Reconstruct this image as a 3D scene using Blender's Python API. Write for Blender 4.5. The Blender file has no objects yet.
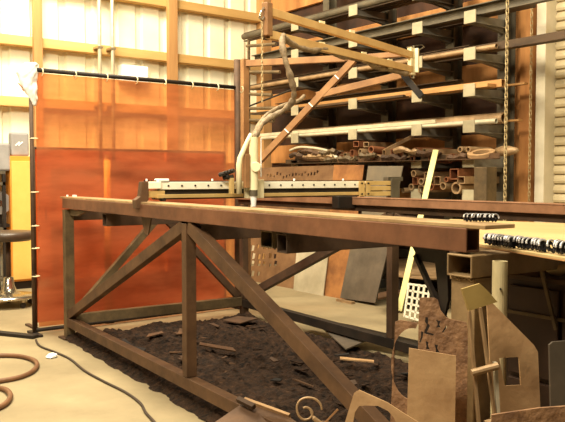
import bpy, bmesh, math, random
from mathutils import Vector as V, Matrix
from mathutils.geometry import tessellate_polygon
from mathutils import noise as mnoise
random.seed(7)
S = bpy.context.scene
COL = S.collection

# ------------------------------------------------------------------ camera
FOC = 740.0; HC = 1.12; CX = 282.5; CY = 211.0
A_ = math.radians(52.6); P_ = math.atan(33/740)
CF = V((-math.sin(A_)*math.cos(P_), math.cos(A_)*math.cos(P_), -math.sin(P_)))
CU = V((-math.sin(A_)*math.sin(P_), math.cos(A_)*math.sin(P_), math.cos(P_)))
CR = V((math.cos(A_), math.sin(A_), 0))
CC = V((0, 0, HC))
cam = bpy.data.cameras.new('camera'); cam.sensor_width = 36; cam.lens = 36*FOC/565
co = bpy.data.objects.new('camera', cam); COL.objects.link(co)
co.matrix_world = Matrix((( CR.x, CU.x, -CF.x, 0), (CR.y, CU.y, -CF.y, 0), (CR.z, CU.z, -CF.z, HC), (0, 0, 0, 1)))
cam.clip_start = .05; cam.clip_end = 100
S.camera = co

def at(px, py, pl):
    d = CF + CR*((px-CX)/FOC) + CU*((CY-py)/FOC)
    q, n = pl
    return CC + d*(n.dot(q-CC)/n.dot(d))
X3 = V((1, 0, 0)); Y3 = V((0, 1, 0)); Z3 = V((0, 0, 1))
def pX(v): return (V((v, 0, 0)), X3)
def pY(v): return (V((0, v, 0)), Y3)
def pZ(v): return (V((0, 0, v)), Z3)
def pD(d): return (CC + CF*d, CF)
def pV(a, b):                      # vertical plane through two ground points
    d = V((b[0]-a[0], b[1]-a[1], 0)); return (V((a[0], a[1], 0)), V((-d.y, d.x, 0)).normalized())

# ------------------------------------------------------------------ materials
def lin(c):
    return tuple(((x/255)/12.92 if x/255 <= .04045 else ((x/255+.055)/1.055)**2.4) for x in c) + (1,)
MATS = {}
def mat(name, c1, c2=None, scale=6, rough=.7, metal=0, bump=0.0, detail=6, stretch=(1, 1, 1), c3=None, spec=.4, trans=None, lo=.35, hi=.65):
    m = bpy.data.materials.new(name); m.use_nodes = True
    nt = m.node_tree; N = nt.nodes; L = nt.links
    b = N['Principled BSDF']
    b.inputs['Roughness'].default_value = rough; b.inputs['Metallic'].default_value = metal
    b.inputs['Specular IOR Level'].default_value = spec
    if c2 is None:
        b.inputs['Base Color'].default_value = lin(c1)
    else:
        tc = N.new('ShaderNodeTexCoord'); mp = N.new('ShaderNodeMapping')
        mp.inputs['Scale'].default_value = stretch
        L.new(tc.outputs['Object'], mp.inputs['Vector'])
        nz = N.new('ShaderNodeTexNoise'); nz.inputs['Scale'].default_value = scale; nz.inputs['Detail'].default_value = detail
        nz.inputs['Roughness'].default_value = .62
        L.new(mp.outputs['Vector'], nz.inputs['Vector'])
        r = N.new('ShaderNodeValToRGB')
        r.color_ramp.elements[0].position = lo; r.color_ramp.elements[0].color = lin(c1)
        r.color_ramp.elements[1].position = hi; r.color_ramp.elements[1].color = lin(c2)
        if c3:
            e = r.color_ramp.elements.new(min(.98, hi+.12)); e.color = lin(c3)
        L.new(nz.outputs['Fac'], r.inputs['Fac']); L.new(r.outputs['Color'], b.inputs['Base Color'])
        if bump:
            n2 = N.new('ShaderNodeTexNoise'); n2.inputs['Scale'].default_value = scale*3; n2.inputs['Detail'].default_value = 5
            L.new(mp.outputs['Vector'], n2.inputs['Vector'])
            bp = N.new('ShaderNodeBump'); bp.inputs['Strength'].default_value = bump; bp.inputs['Distance'].default_value = .01
            L.new(n2.outputs['Fac'], bp.inputs['Height']); L.new(bp.outputs['Normal'], b.inputs['Normal'])
    MATS[name] = m
    return m
M_floor = mat('concrete', (122, 108, 80), (150, 134, 102), 1.6, .75, 0, .25, 9, c3=(166, 150, 116), lo=.3, hi=.62)
M_wall = mat('cream_steel_siding', (232, 224, 190), (244, 238, 210), 1.5, .55)
M_lumber = mat('girt_lumber', (176, 136, 76), (204, 166, 104), 5, .8, 0, .1, 6, (1, .12, 1))
M_post = mat('post_lumber', (156, 112, 66), (190, 146, 90), 5, .8, 0, .1, 6, (1, 1, .12))
M_orange = mat('orange_timber', (156, 102, 54), (206, 146, 84), 4, .8, 0, .15, 6, (1, 1, .2))
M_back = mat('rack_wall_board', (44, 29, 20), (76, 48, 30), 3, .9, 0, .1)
M_door = mat('door_slat_paint', (190, 172, 134), (208, 190, 152), 4, .5)
M_jamb = mat('jamb_paint', (214, 202, 172), (228, 216, 190), 5, .6)
M_rust = mat('rusted_steel', (72, 50, 33), (100, 72, 48), 7, .65, .25, .25, 8, c3=(124, 90, 60))
M_rearb = mat('worn_brown_steel', (116, 80, 54), (148, 106, 76), 7, .6, .2, .15, 8)
M_rustd = mat('dark_rusted_steel', (60, 44, 31), (86, 62, 43), 7, .7, .25, .25, 8)
M_rustr = mat('red_rusted_steel', (92, 58, 38), (122, 80, 54), 6, .6, .2, .2, 8)
M_flat = mat('worn_flat_bar', (150, 122, 86), (188, 158, 116), 8, .45, .4, .1, 6)
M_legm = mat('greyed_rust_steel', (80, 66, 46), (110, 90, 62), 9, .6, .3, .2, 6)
M_legl = mat('lit_tan_steel', (116, 92, 62), (148, 122, 86), 9, .6, .2, .25, 7)  # lighter copy of the leg steel; missing front light put into the colour
M_black = mat('black_steel', (30, 25, 20), (48, 38, 30), 8, .6, .3)
M_hole = mat('soot', (16, 12, 9), (28, 21, 16), 8, .9)
M_boom = mat('tan_painted_steel', (186, 146, 88), (206, 168, 108), 5, .55, 0, .05)
M_boomd = mat('brown_painted_steel', (126, 88, 54), (154, 112, 70), 6, .55, 0, .08)
M_grey = mat('grey_painted_steel', (78, 70, 56), (100, 90, 72), 7, .55, .2)
M_arm = mat('rack_arm_steel', (104, 98, 88), (126, 120, 108), 7, .5, .2)
M_tip = mat('rack_tip_paint', (152, 141, 114), (170, 158, 128), 9, .6)
M_dgrey = mat('dark_bar_stock', (62, 47, 34), (88, 68, 48), 8, .55, .4, 0, 6, (.2, 1, 1))
M_silver = mat('galvanised_pipe', (188, 178, 152), (212, 202, 174), 8, .35, .3)
M_tanbar = mat('tan_bar_stock', (158, 112, 64), (190, 144, 90), 8, .5, .2, 0, 6, (.2, 1, 1))
M_tube = mat('tube_offcut', (134, 106, 74), (170, 140, 104), 9, .5, .3, .1)
M_tuber = mat('rusty_tube_offcut', (110, 64, 40), (150, 96, 62), 9, .6, .3, .1)
M_cream = mat('cream_paint', (226, 212, 168), (236, 224, 184), 6, .45)
M_alu = mat('white_rail', (236, 230, 206), (246, 240, 220), 6, .35, .1)
M_brass = mat('yellow_plate', (200, 166, 102), (216, 184, 124), 6, .35, .4)
M_yellow = mat('yellow_cabinet_paint', (214, 168, 82), (226, 182, 96), 3, .5)
M_ypost = mat('pale_yellow_post_paint', (246, 214, 110), (250, 222, 124), 4, .5)
M_orangep = mat('orange_edge_paint', (216, 134, 44), (228, 150, 58), 3, .5)
M_bin = mat('grey_case_plastic', (130, 126, 122), (148, 144, 140), 5, .6)
M_white = mat('white_plastic', (238, 236, 230), (246, 244, 240), 5, .5)
M_stool = mat('black_vinyl', (62, 50, 40), (84, 66, 50), 7, .4)
M_chrome = mat('worn_chrome', (170, 160, 140), (200, 190, 168), 7, .22, .9)
M_ply = mat('yellow_plywood', (172, 142, 92), (190, 162, 112), 3, .6, 0, .05, 6, (.3, 1, 1))
M_plyedge = mat('plywood_edge', (170, 118, 70), (190, 138, 88), 9, .7)
M_slag = mat('cutting_slag', (20, 13, 8), (56, 38, 25), 24, .9, 0, 1.0, 10, c3=(92, 66, 44), spec=.2)
M_hose = mat('brown_rubber', (96, 64, 40), (118, 82, 52), 9, .55)
M_cord = mat('dark_cord', (48, 36, 26), (62, 46, 34), 9, .6)
M_wrap = mat('dusty_hose_wrap', (112, 94, 72), (158, 136, 106), 26, .6, .1, .4)
M_strip = mat('pale_yellow_wood', (222, 212, 140), (234, 226, 162), 5, .7)
M_plate1 = mat('scrap_plate_brown', (104, 74, 48), (132, 98, 66), 6, .6, .2, .2, 8, c3=(150, 114, 78))
M_plate2 = mat('scrap_plate_orange', (118, 74, 40), (166, 112, 62), 5, .6, .15, .15, 8)
M_plate3 = mat('mill_scale_plate', (84, 76, 66), (112, 100, 86), 4, .5, .4, .05)
M_plate4 = mat('pale_grey_plate', (156, 146, 122), (186, 174, 148), 4, .5, .2, .05)
M_plate5 = mat('grey_orange_plate', (112, 104, 90), (132, 118, 98), 4, .5, .3, .05, 6, c3=(176, 124, 72))
M_tan = mat('tan_cut_plate', (158, 122, 84), (184, 148, 106), 9, .65, .1, .3, 8)
M_tand = mat('brown_cut_plate', (112, 80, 56), (156, 118, 84), 26, .65, .15, .5, 8)
M_olive = mat('olive_plate', (142, 118, 66), (166, 140, 82), 6, .55, .15, .1)
M_pole = mat('weathered_pole', (168, 152, 112), (204, 188, 146), 14, .7, 0, .1, 8, (1, 1, .35))
M_grate = mat('white_grate', (220, 212, 186), (232, 226, 204), 6, .6)
M_cab = mat('dark_brown_panel', (52, 34, 25), (68, 46, 33), 5, .6, .1)
M_part = mat('black_cut_part', (34, 32, 34), (52, 50, 52), 20, .4, .5)
M_partw = mat('bright_cut_edge', (206, 202, 200), (226, 222, 220), 20, .35, .5)
M_chain = mat('dull_chain', (168, 146, 104), (196, 174, 130), 30, .5, .2)
M_tan2 = mat('tan_cloth', (206, 176, 118), (222, 194, 138), 9, .8)
M_red = mat('red_print', (150, 80, 60))

def curtain_mat(name, ca, cb, cut):
    m = bpy.data.materials.new(name); m.use_nodes = True
    nt = m.node_tree; N = nt.nodes; L = nt.links
    N.remove(N['Principled BSDF']); out = N['Material Output']
    tc = N.new('ShaderNodeTexCoord'); mp = N.new('ShaderNodeMapping'); mp.inputs['Scale'].default_value = (1, .6, 2.4)
    nz = N.new('ShaderNodeTexNoise'); nz.inputs['Scale'].default_value = 2.4; nz.inputs['Detail'].default_value = 6
    L.new(tc.outputs['Object'], mp.inputs['Vector']); L.new(mp.outputs['Vector'], nz.inputs['Vector'])
    r = N.new('ShaderNodeValToRGB'); r.color_ramp.elements[0].position = .36; r.color_ramp.elements[1].position = .60
    r.color_ramp.elements[0].color = lin(ca); r.color_ramp.elements[1].color = lin(cb)
    L.new(nz.outputs['Fac'], r.inputs['Fac'])
    df = N.new('ShaderNodeBsdfDiffuse'); tl = N.new('ShaderNodeBsdfTranslucent'); tp = N.new('ShaderNodeBsdfTransparent'); gl = N.new('ShaderNodeBsdfGlossy')
    gl.inputs['Roughness'].default_value = .35; gl.inputs['Color'].default_value = (.8, .7, .55, 1)
    for s in (df, tl): L.new(r.outputs['Color'], s.inputs['Color'])
    tp.inputs['Color'].default_value = lin(cut)
    m1 = N.new('ShaderNodeMixShader'); m1.inputs[0].default_value = .4; L.new(df.outputs[0], m1.inputs[1]); L.new(tl.outputs[0], m1.inputs[2])
    m2 = N.new('ShaderNodeMixShader'); m2.inputs[0].default_value = .42; L.new(m1.outputs[0], m2.inputs[1]); L.new(tp.outputs[0], m2.inputs[2])
    m3 = N.new('ShaderNodeMixShader'); m3.inputs[0].default_value = .05; L.new(m2.outputs[0], m3.inputs[1]); L.new(gl.outputs[0], m3.inputs[2])
    L.new(m3.outputs[0], out.inputs['Surface'])
    return m
M_curt = curtain_mat('orange_weld_vinyl', (150, 84, 54), (200, 126, 84), (244, 176, 112))
M_curtr = curtain_mat('red_weld_vinyl', (104, 50, 38), (188, 92, 66), (235, 130, 90))

# ------------------------------------------------------------------ mesh helpers
def frame(d, up=Z3):
    d = d.normalized(); up = V(up)
    if abs(d.dot(up)) > .98: up = Y3 if abs(d.y) < .9 else X3
    s = d.cross(up).normalized(); return s, s.cross(d).normalized()
class MB:
    def __init__(s): s.bm = bmesh.new()
    def f(s, vs):
        try: return s.bm.faces.new(vs)
        except ValueError: return None
    def box(s, lo, hi):
        v = [s.bm.verts.new((x, y, z)) for x in (lo[0], hi[0]) for y in (lo[1], hi[1]) for z in (lo[2], hi[2])]
        for q in ((0, 1, 3, 2), (4, 6, 7, 5), (0, 4, 5, 1), (2, 3, 7, 6), (0, 2, 6, 4), (1, 5, 7, 3)): s.f([v[i] for i in q])
        return s
    def sweep(s, p0, p1, outer, inner=None, up=Z3, outer1=None):
        p0 = V(p0); p1 = V(p1); a, b = frame(p1-p0, up); o1 = outer1 or outer
        def ring(p, prof): return [s.bm.verts.new(p + a*x + b*y) for x, y in prof]
        O0 = ring(p0, outer); O1 = ring(p1, o1); n = len(outer)
        for i in range(n): s.f([O0[i], O0[(i+1) % n], O1[(i+1) % n], O1[i]])
        if inner:
            I0 = ring(p0, inner); I1 = ring(p1, inner)
            for i in range(n):
                j = (i+1) % n
                s.f([I0[i], I1[i], I1[j], I0[j]]); s.f([O0[i], I0[i], I0[j], O0[j]]); s.f([O1[i], O1[j], I1[j], I1[i]])
        else:
            s.f(O0[::-1]); s.f(O1)
        return s
    def bar(s, p0, p1, w, h, up=Z3):
        w /= 2; h /= 2; return s.sweep(p0, p1, [(-w, -h), (w, -h), (w, h), (-w, h)], None, up)
    def sqtube(s, p0, p1, w, h, t=.005, up=Z3):
        w /= 2; h /= 2; a = w-t; b = h-t
        return s.sweep(p0, p1, [(-w, -h), (w, -h), (w, h), (-w, h)], [(-a, -b), (a, -b), (a, b), (-a, b)], up)
    def cyl(s, p0, p1, r, n=14, r1=None):
        c = [(math.cos(2*math.pi*i/n), math.sin(2*math.pi*i/n)) for i in range(n)]
        return s.sweep(p0, p1, [(x*r, y*r) for x, y in c], None, Z3, [(x*r1, y*r1) for x, y in c] if r1 is not None else None)
    def pipe(s, p0, p1, r, ri, n=14):
        c = [(math.cos(2*math.pi*i/n), math.sin(2*math.pi*i/n)) for i in range(n)]
        return s.sweep(p0, p1, [(x*r, y*r) for x, y in c], [(x*ri, y*ri) for x, y in c])
    def channel(s, p0, p1, w, h, t, up=Z3, flip=1):
        w /= 2; h /= 2
        pr = [(-w, -h), (w, -h), (w, -h+t), (-w+t, -h+t), (-w+t, h-t), (w, h-t), (w, h), (-w, h)]
        if flip < 0: pr = [(-x, y) for x, y in pr][::-1]
        return s.sweep(p0, p1, pr, None, up)
    def angle(s, p0, p1, w, h, t, up=Z3):
        return s.sweep(p0, p1, [(0, 0), (w, 0), (w, t), (t, t), (t, h), (0, h)], None, up)
    def rope(s, pts, r, n=8, closed=False):
        pts = [V(p) for p in pts]; k = len(pts); rings = []; up = None
        for i, p in enumerate(pts):
            if closed: d = pts[(i+1) % k]-pts[i-1]
            else: d = pts[min(i+1, k-1)]-pts[max(i-1, 0)]
            d.normalize()
            if up is None: a, b = frame(d)
            else:
                b = (up - d*up.dot(d)).normalized(); a = d.cross(b)
            up = b; rr = r[i] if isinstance(r, (list, tuple)) else r
            rings.append([s.bm.verts.new(p + a*(rr*math.cos(2*math.pi*j/n)) + b*(rr*math.sin(2*math.pi*j/n))) for j in range(n)])
        for i in range(k if closed else k-1):
            A = rings[i]; B = rings[(i+1) % k]
            for j in range(n): s.f([A[j], A[(j+1) % n], B[(j+1) % n], B[j]])
        if not closed: s.f(rings[0][::-1]); s.f(rings[-1])
        return s
    def lathe(s, c, prof, n=28):
        c = V(c); R = [[s.bm.verts.new(c + V((r*math.cos(2*math.pi*j/n), r*math.sin(2*math.pi*j/n), z))) for j in range(n)] for r, z in prof]
        for i in range(len(R)-1):
            for j in range(n): s.f([R[i][j], R[i][(j+1) % n], R[i+1][(j+1) % n], R[i+1][j]])
        s.f(R[0][::-1]); s.f(R[-1]); return s
    def poly(s, loops, pl, thick):          # outline loops of world points lying in plane pl, extruded away from the viewer
        n = pl[1].normalized()
        if n.dot(CC - pl[0]) < 0: n = -n
        flat = [p for l in loops for p in l]
        tris = tessellate_polygon([[V(p) for p in l] for l in loops])
        F = [s.bm.verts.new(p) for p in flat]; B = [s.bm.verts.new(V(p) - n*thick) for p in flat]
        for t in tris:
            s.f([F[i] for i in t]); s.f([B[i] for i in reversed(t)])
        o = 0
        for l in loops:
            k = len(l)
            for i in range(k): s.f([F[o+i], B[o+i], B[o+(i+1) % k], F[o+(i+1) % k]])
            o += k
        return s
    def loft(s, rows, pl, depth, n=14):      # rows: (py, xl, xr, relative depth)
        R = []
        for py, xl, xr, k in rows:
            a = at(xl, py, pl); b = at(xr, py, pl); c = (a+b)/2; h = (b-a)/2
            w = V((-CF.x, -CF.y, 0)).normalized()*(depth*k)
            R.append([s.bm.verts.new(c + h*math.cos(2*math.pi*j/n) + w*math.sin(2*math.pi*j/n)) for j in range(n)])
        for i in range(len(R)-1):
            for j in range(n): s.f([R[i][j], R[i][(j+1) % n], R[i+1][(j+1) % n], R[i+1][j]])
        s.f(R[0][::-1]); s.f(R[-1]); return s
    def build(s, name, m, parent=None, loc=None, bevel=0, smooth=False):
        bm = s.bm
        bmesh.ops.recalc_face_normals(bm, faces=bm.faces)
        if parent is not None: base = WL[parent.as_pointer()]
        elif loc is not None: base = V(loc)
        else:
            xs = [v.co for v in bm.verts]
            base = V(((min(c.x for c in xs)+max(c.x for c in xs))/2, (min(c.y for c in xs)+max(c.y for c in xs))/2, min(c.z for c in xs)))
        bmesh.ops.translate(bm, verts=bm.verts, vec=-base)
        me = bpy.data.meshes.new(name); bm.to_mesh(me); bm.free()
        if smooth:
            for p in me.polygons: p.use_smooth = True
        me.materials.append(m)
        o = bpy.data.objects.new(name, me); COL.objects.link(o)
        if parent is not None: o.parent = parent
        else: o.location = base
        WL[o.as_pointer()] = base
        if bevel:
            md = o.modifiers.new('bevel', 'BEVEL'); md.width = bevel; md.segments = 2; md.limit_method = 'ANGLE'
        return o
WL = {}
def tag(o, label, cat, group=None, kind=None):
    if label: o['label'] = label
    if cat: o['category'] = cat
    if group: o['group'] = group
    if kind: o['kind'] = kind
    return o
def thing(name, loc, label, cat, group=None):
    o = bpy.data.objects.new(name, None); COL.objects.link(o); o.location = V(loc); o.empty_display_size = .1
    WL[o.as_pointer()] = V(loc)
    return tag(o, label, cat, group)
def struct(o, label=None):
    o['kind'] = 'structure'
    if label: o['label'] = label
    return o
def dup(root, delta, rotz=0, label=None, group=None):
    r = root.copy(); COL.objects.link(r); r.location = root.location + V(delta); r.rotation_euler.z = rotz
    if label: r['label'] = label
    if group: r['group'] = group
    for ch in root.children:
        c = ch.copy(); COL.objects.link(c); c.parent = r
        for g in ch.children:
            d = g.copy(); COL.objects.link(d); d.parent = c
    return r
def circ(c, r, a, b, n=24, rx=1):
    return [c + a*(r*rx*math.cos(2*math.pi*i/n)) + b*(r*math.sin(2*math.pi*i/n)) for i in range(n)]
def pix(pts, pl): return [at(x, y, pl) for x, y in pts]

# ------------------------------------------------------------------ setting
XW = -7.9; YW = 5.75
struct(MB().box((XW-.3, -4, -.12), (3, YW+.2, 0)).build('floor', M_floor), 'bare stained tan concrete workshop floor')
# left wall: ribbed panel
m = MB(); bm = m.bm; prof = []; y = -3.0
while y < YW+.15:
    prof += [(0, y), (0, y+.09), (0, y+.185), (-.03, y+.205), (-.03, y+.265), (0, y+.285)]; y += .305
cols = [[bm.verts.new((XW+dx, yy, z)) for z in (0, 1.4, 2.8, 4.4)] for dx, yy in prof]
for i in range(len(cols)-1):
    for k in range(3): m.f([cols[i][k], cols[i+1][k], cols[i+1][k+1], cols[i][k+1]])
m.box((XW-.06, -3, 0), (XW-.035, YW+.1, 4.4))
struct(m.build('wall_left', M_wall), 'cream ribbed steel siding wall')
tn = 0
def trim(mb, mm, lab, bv=.004):
    global tn; tn += 1
    return struct(mb.build('trim_%d' % tn, mm, bevel=bv), lab)
for z in (.62, 1.26, 1.91, 2.54, 3.17, 3.8):
    trim(MB().box((XW+.002, -3, z-.05), (XW+.13, YW-.15, z+.05)), M_lumber, 'horizontal timber girt on the cream wall')
for py, w in ((2.70, .09), (4.29, .12), (1.1, .1)):
    trim(MB().box((XW+.131, py-w/2, 0), (XW+.19, py+w/2, 4.4)), M_post, 'upright timber post on the cream wall')
trim(MB().box((XW+.002, YW-.14, 0), (XW+.16, YW-.002, 4.4)), M_post, 'timber corner post')
# back wall
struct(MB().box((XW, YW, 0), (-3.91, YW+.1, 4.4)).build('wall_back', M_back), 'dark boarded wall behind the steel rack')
for z in (.9, 1.42, 2.08, 2.68, 3.3):
    trim(MB().box((XW+.2, YW-.05, z-.11), (-3.91, YW-.002, z+.11)), M_orange, 'horizontal orange timber on the rack wall')
trim(MB().box((-4.10, YW-.10, 0), (-3.91, YW-.0505, 4.4)), M_orange, 'orange upright beside the rack')
trim(MB().box((-3.905, YW-.16, 0), (-3.80, YW+.1, 4.4)), M_orange, 'orange timber door post')
trim(MB().box((-3.765, YW-.13, 0), (-3.675, YW+.1, 4.4)), M_jamb, 'white painted door jamb')
m = MB()
m.box((-3.799, YW-.02, 0), (-3.766, YW+.1, 4.4)); trim(m, M_black, 'dark gap strip beside the door jamb', 0)
# roll-up door
m = MB(); bm = m.bm; z = 0.0; rows = []
while z < 4.3:
    for dz, dy in ((0, .026), (.006, .024), (.010, -.002), (.03, -.010), (.055, -.006), (.070, .006), (.078, .012)): rows.append((z+dz, dy))
    z += .082
G = [[bm.verts.new((x, YW+.02+dy, zz)) for x in (-3.674, -2.6, -1.2)] for zz, dy in rows]
for i in range(len(G)-1):
    for k in range(2): m.f([G[i][k], G[i][k+1], G[i+1][k+1], G[i+1][k]])
m.box((-3.674, YW+.06, 0), (-1.2, YW+.09, 4.3))
struct(m.build('door_1', M_door), 'cream slatted roll-up door')
struct(MB().box((-1.2, YW, 0), (3, YW+.1, 4.4)).build('wall_right', M_wall))

# ------------------------------------------------------------------ left side clutter
for k, px in enumerate((99.5, 112.5)):
    q = at(px, 40, pX(XW+.24))
    c = thing('conduit_pipe', (q.x, q.y, 1.2), 'thin silver conduit pipe on the cream wall, %s of the two' % ('left' if k == 0 else 'right'), 'pipe')
    MB().cyl((q.x, q.y, 1.2), (q.x, q.y, 4.4), .020, 12).build('pipe', M_silver, c, smooth=True)
    for z in (1.91, 2.54, 3.17): MB().box((XW+.131, q.y-.03, z-.012), (q.x+.024, q.y+.03, z+.012)).build('clamp', M_chrome, c)
a = at(121, 76, pX(XW+.1)); b = at(147, 68, pX(XW+.1))
wb = thing('white_box', (XW+.06, (a.y+b.y)/2, a.z-.06), 'white box on the cream wall just above the orange curtain', 'box')
MB().box((XW+.001, a.y, a.z-.06), (XW+.13, b.y, b.z+.01)).build('body', M_white, wb, bevel=.005)
MB().box((XW+.131, a.y+.02, a.z-.04), (XW+.137, b.y-.02, b.z-.01)).build('lid', M_white, wb)

# yellow cabinet
ca = at(12, 283, pX(-7.5)); cb = at(40, 283, pX(-7.5))
y0, y1 = ca.y, cb.y+.12; zt = at(12, 156, pX(-7.5)).z
cab = thing('metal_cabinet', (-7.6, (y0+y1)/2, 0), 'yellow metal cabinet against the cream wall behind the stool', 'cabinet')
MB().box((-7.70, y0, .08), (-7.5, y1, zt)).build('body', M_orangep, cab, bevel=.004)
MB().box((-7.498, y0+.008, .1), (-7.48, y1, zt-.05)).build('door', M_yellow, cab, bevel=.003)
MB().box((-7.68, y0+.02, 0), (-7.52, y1-.02, .08)).build('plinth', M_black, cab)
MB().bar((-7.47, y1-.06, .7), (-7.47, y1-.06, .8), .02, .02).build('handle', M_chrome, cab)
a = at(10, 153, pX(-7.6)); b = at(28, 133, pX(-7.6))
gc = thing('plastic_case', (-7.6, (a.y+b.y)/2, zt), 'grey plastic case with white slashes standing on the yellow cabinet', 'case')
MB().box((-7.66, a.y, zt), (-7.56, b.y, b.z)).build('body', M_bin, gc, bevel=.02)
m = MB()
for k in range(2):
    p0 = at(15.5+k*3, 145.5, pX(-7.558)); p1 = at(19.5+k*3, 142, pX(-7.558)); m.bar(p0, p1, .004, .012, X3.cross(p1-p0))
m.build('printed_slash', M_white, gc)
sh = thing('shelf_unit', (-7.62, y0-.4, 0), 'dark shelf unit at the left edge of the photo beside the yellow cabinet', 'shelf')
sy0, sy1 = y0-.85, y0-.06
for z in (.1, .6, 1.05): MB().box((-7.7, sy0, z), (-7.45, sy1, z+.03)).build('shelf', M_grey, sh)
for yy in (sy0, sy1-.03):
    for xx in (-7.7, -7.48): MB().box((xx, yy, 0), (xx+.03, yy+.03, 1.16)).build('post', M_black, sh)
MB().box((-7.7, sy0, 1.16), (-7.45, sy1, 1.19)).build('shelf', M_grey, sh)
a = at(9, 150, pX(-7.55))
g2 = thing('plastic_case', (-7.58, a.y-.2, 1.19), 'grey plastic case lying on the dark shelf unit at the left edge', 'case')
MB().box((-7.68, a.y-.4, 1.19), (-7.5, a.y, at(5, 143, pX(-7.5)).z)).build('body', M_bin, g2, bevel=.02)
MB().bar((-7.49, a.y-.25, 1.3), (-7.49, a.y-.15, 1.3), .02, .02).build('handle', M_black, g2)
q = at(-1, 203, pX(-7.58))
gd = thing('grinding_wheel', (q.x, q.y, .9), 'round grey grinding wheel at the left edge behind the stool', 'wheel')
MB().cyl((q.x-.02, q.y, q.z), (q.x+.02, q.y, q.z), .115, 24).build('wheel', M_bin, gd)
MB().cyl((q.x-.06, q.y, q.z), (q.x+.03, q.y, q.z), .03, 14).build('hub', M_chrome, gd)
MB().box((q.x-.04, q.y-.035, .63), (q.x-.022, q.y+.035, q.z+.03)).build('bracket', M_black, gd)
MB().box((q.x-.15, q.y-.1, .63), (q.x+.04, q.y+.1, .66)).build('foot', M_black, gd)

# stool
sq = at(9, 306, pZ(0))
st = thing('shop_stool', (sq.x, sq.y, 0), 'round black swivel stool with chrome pedestal base', 'stool')
MB().lathe((sq.x, sq.y, 0), [(.05, .60), (.19, .575), (.225, .60), (.23, .635), (.21, .655), (.08, .66), (.01, .66)], 32).build('seat', M_stool, st, smooth=True)
MB().lathe((sq.x, sq.y, 0), [(.02, .24), (.02, .598)], 16).build('post', M_rustd, st, smooth=True)
MB().lathe((sq.x, sq.y, 0), [(.235, .075), (.235, .095), (.13, .105), (.07, .13), (.048, .18), (.043, .25), (.03, .26)], 32).build('pedestal', M_chrome, st, smooth=True)
for k in range(5):
    t = k*2*math.pi/5+.35; cx, cy = sq.x+.19*math.cos(t), sq.y+.19*math.sin(t)
    c = MB().bar((cx, cy, .035), (cx, cy, .0745), .02, .02).build('caster', M_chrome, st)
    MB().cyl((cx-.012, cy, .024), (cx+.012, cy, .024), .024, 14).build('wheel', M_black, c)

# ------------------------------------------------------------------ welding curtains
XC = -5.25; CY0 = 1.80; CY1 = 3.52; CT = 1.885
def sheet(x, y0, y1, z0, z1, amp, ph):
    m = MB(); ny, nz = 60, 40; R = []
    for i in range(ny+1):
        yy = y0+(y1-y0)*i/ny
        R.append([m.bm.verts.new((x + amp*(math.sin(yy*9+ph)*.6 + math.sin(yy*23+ph*2+j*.03)*.3)*(1-.6*j/nz) + .004*mnoise.noise((yy*5, j*.3, ph)), yy, z0+(z1-z0)*j/nz)) for j in range(nz+1)])
    for i in range(ny):
        for j in range(nz): m.f([R[i][j], R[i+1][j], R[i+1][j+1], R[i][j+1]])
    return m
wc = thing('welding_curtain', (XC, (CY0+CY1)/2, 0), 'tall orange see-through welding curtain hung on a dark pole frame', 'curtain')
sheet(XC, CY0+.015, CY1-.015, .05, CT-.02, .012, .4).build('sheet', M_curt, wc, smooth=True)
MB().cyl((XC, CY0-.02, CT), (XC, CY1, CT), .016, 12).build('top_rail', M_black, wc, smooth=True)
MB().cyl((XC, CY0-.02, .0), (XC, CY0-.02, CT+.02), .015, 12).build('pole', M_rustd, wc, smooth=True)
MB().cyl((XC, CY1+.01, .0), (XC, CY1+.01, 2.12), .028, 14).build('pole', M_rustd, wc, smooth=True)
MB().cyl((XC, CY0-.02, .03), (XC, CY1, .03), .014, 10).build('bottom_rail', M_black, wc, smooth=True)
for yy in (CY0-.02, CY1+.01): MB().box((XC-.10, yy-.02, 0), (XC+.12, yy+.02, .016)).build('foot', M_black, wc)
for k in range(8):
    yy = CY0+.06+k*.245
    MB().rope(circ(V((XC, yy, CT-.012)), .026, X3, Z3, 12), .004, 5, True).build('tie', M_cream, wc)
for zz in (1.40, 1.02, .78, .62, .42): MB().rope(circ(V((XC, CY0-.005, zz)), .027, X3, Y3, 12), .004, 5, True).build('tie', M_cream, wc)
lc = thing('welding_screen', (XC-.2, (CY0+CY1)/2, 0), 'low red welding screen standing just behind the orange curtain', 'screen')
XL = XC-.17
sheet(XL, CY0+.06, CY1-.02, .05, 1.33, .010, 2.1).build('sheet', M_curtr, lc, smooth=True)
MB().cyl((XL, CY0+.05, 1.34), (XL, CY1-.01, 1.34), .010, 10).build('top_rail', M_rustd, lc, smooth=True)
for yy in (CY0+.05, CY1-.01):
    MB().cyl((XL, yy, 0), (XL, yy, 1.34), .011, 10).build('pole', M_rustd, lc, smooth=True)
    MB().box((XL-.2, yy-.015, 0), (XL+.05, yy+.015, .015)).build('foot', M_rustd, lc)
q = at(108, 250, pX(-5.34))
yp = thing('yellow_post', (q.x, q.y, 0), 'slim yellow post glowing through the orange curtain', 'post')
MB().cyl((q.x, q.y, .02), (q.x, q.y, at(108, 160, pX(-5.34)).z), .026, 14).build('post', M_ypost, yp, smooth=True)
MB().cyl((q.x, q.y, at(108, 160, pX(-5.34)).z), (q.x, q.y, at(108, 155, pX(-5.34)).z), .018, 14).build('cap', M_white, yp)
MB().cyl((q.x, q.y, 0), (q.x, q.y, .02), .045, 20).build('base_plate', M_black, yp)
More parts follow.
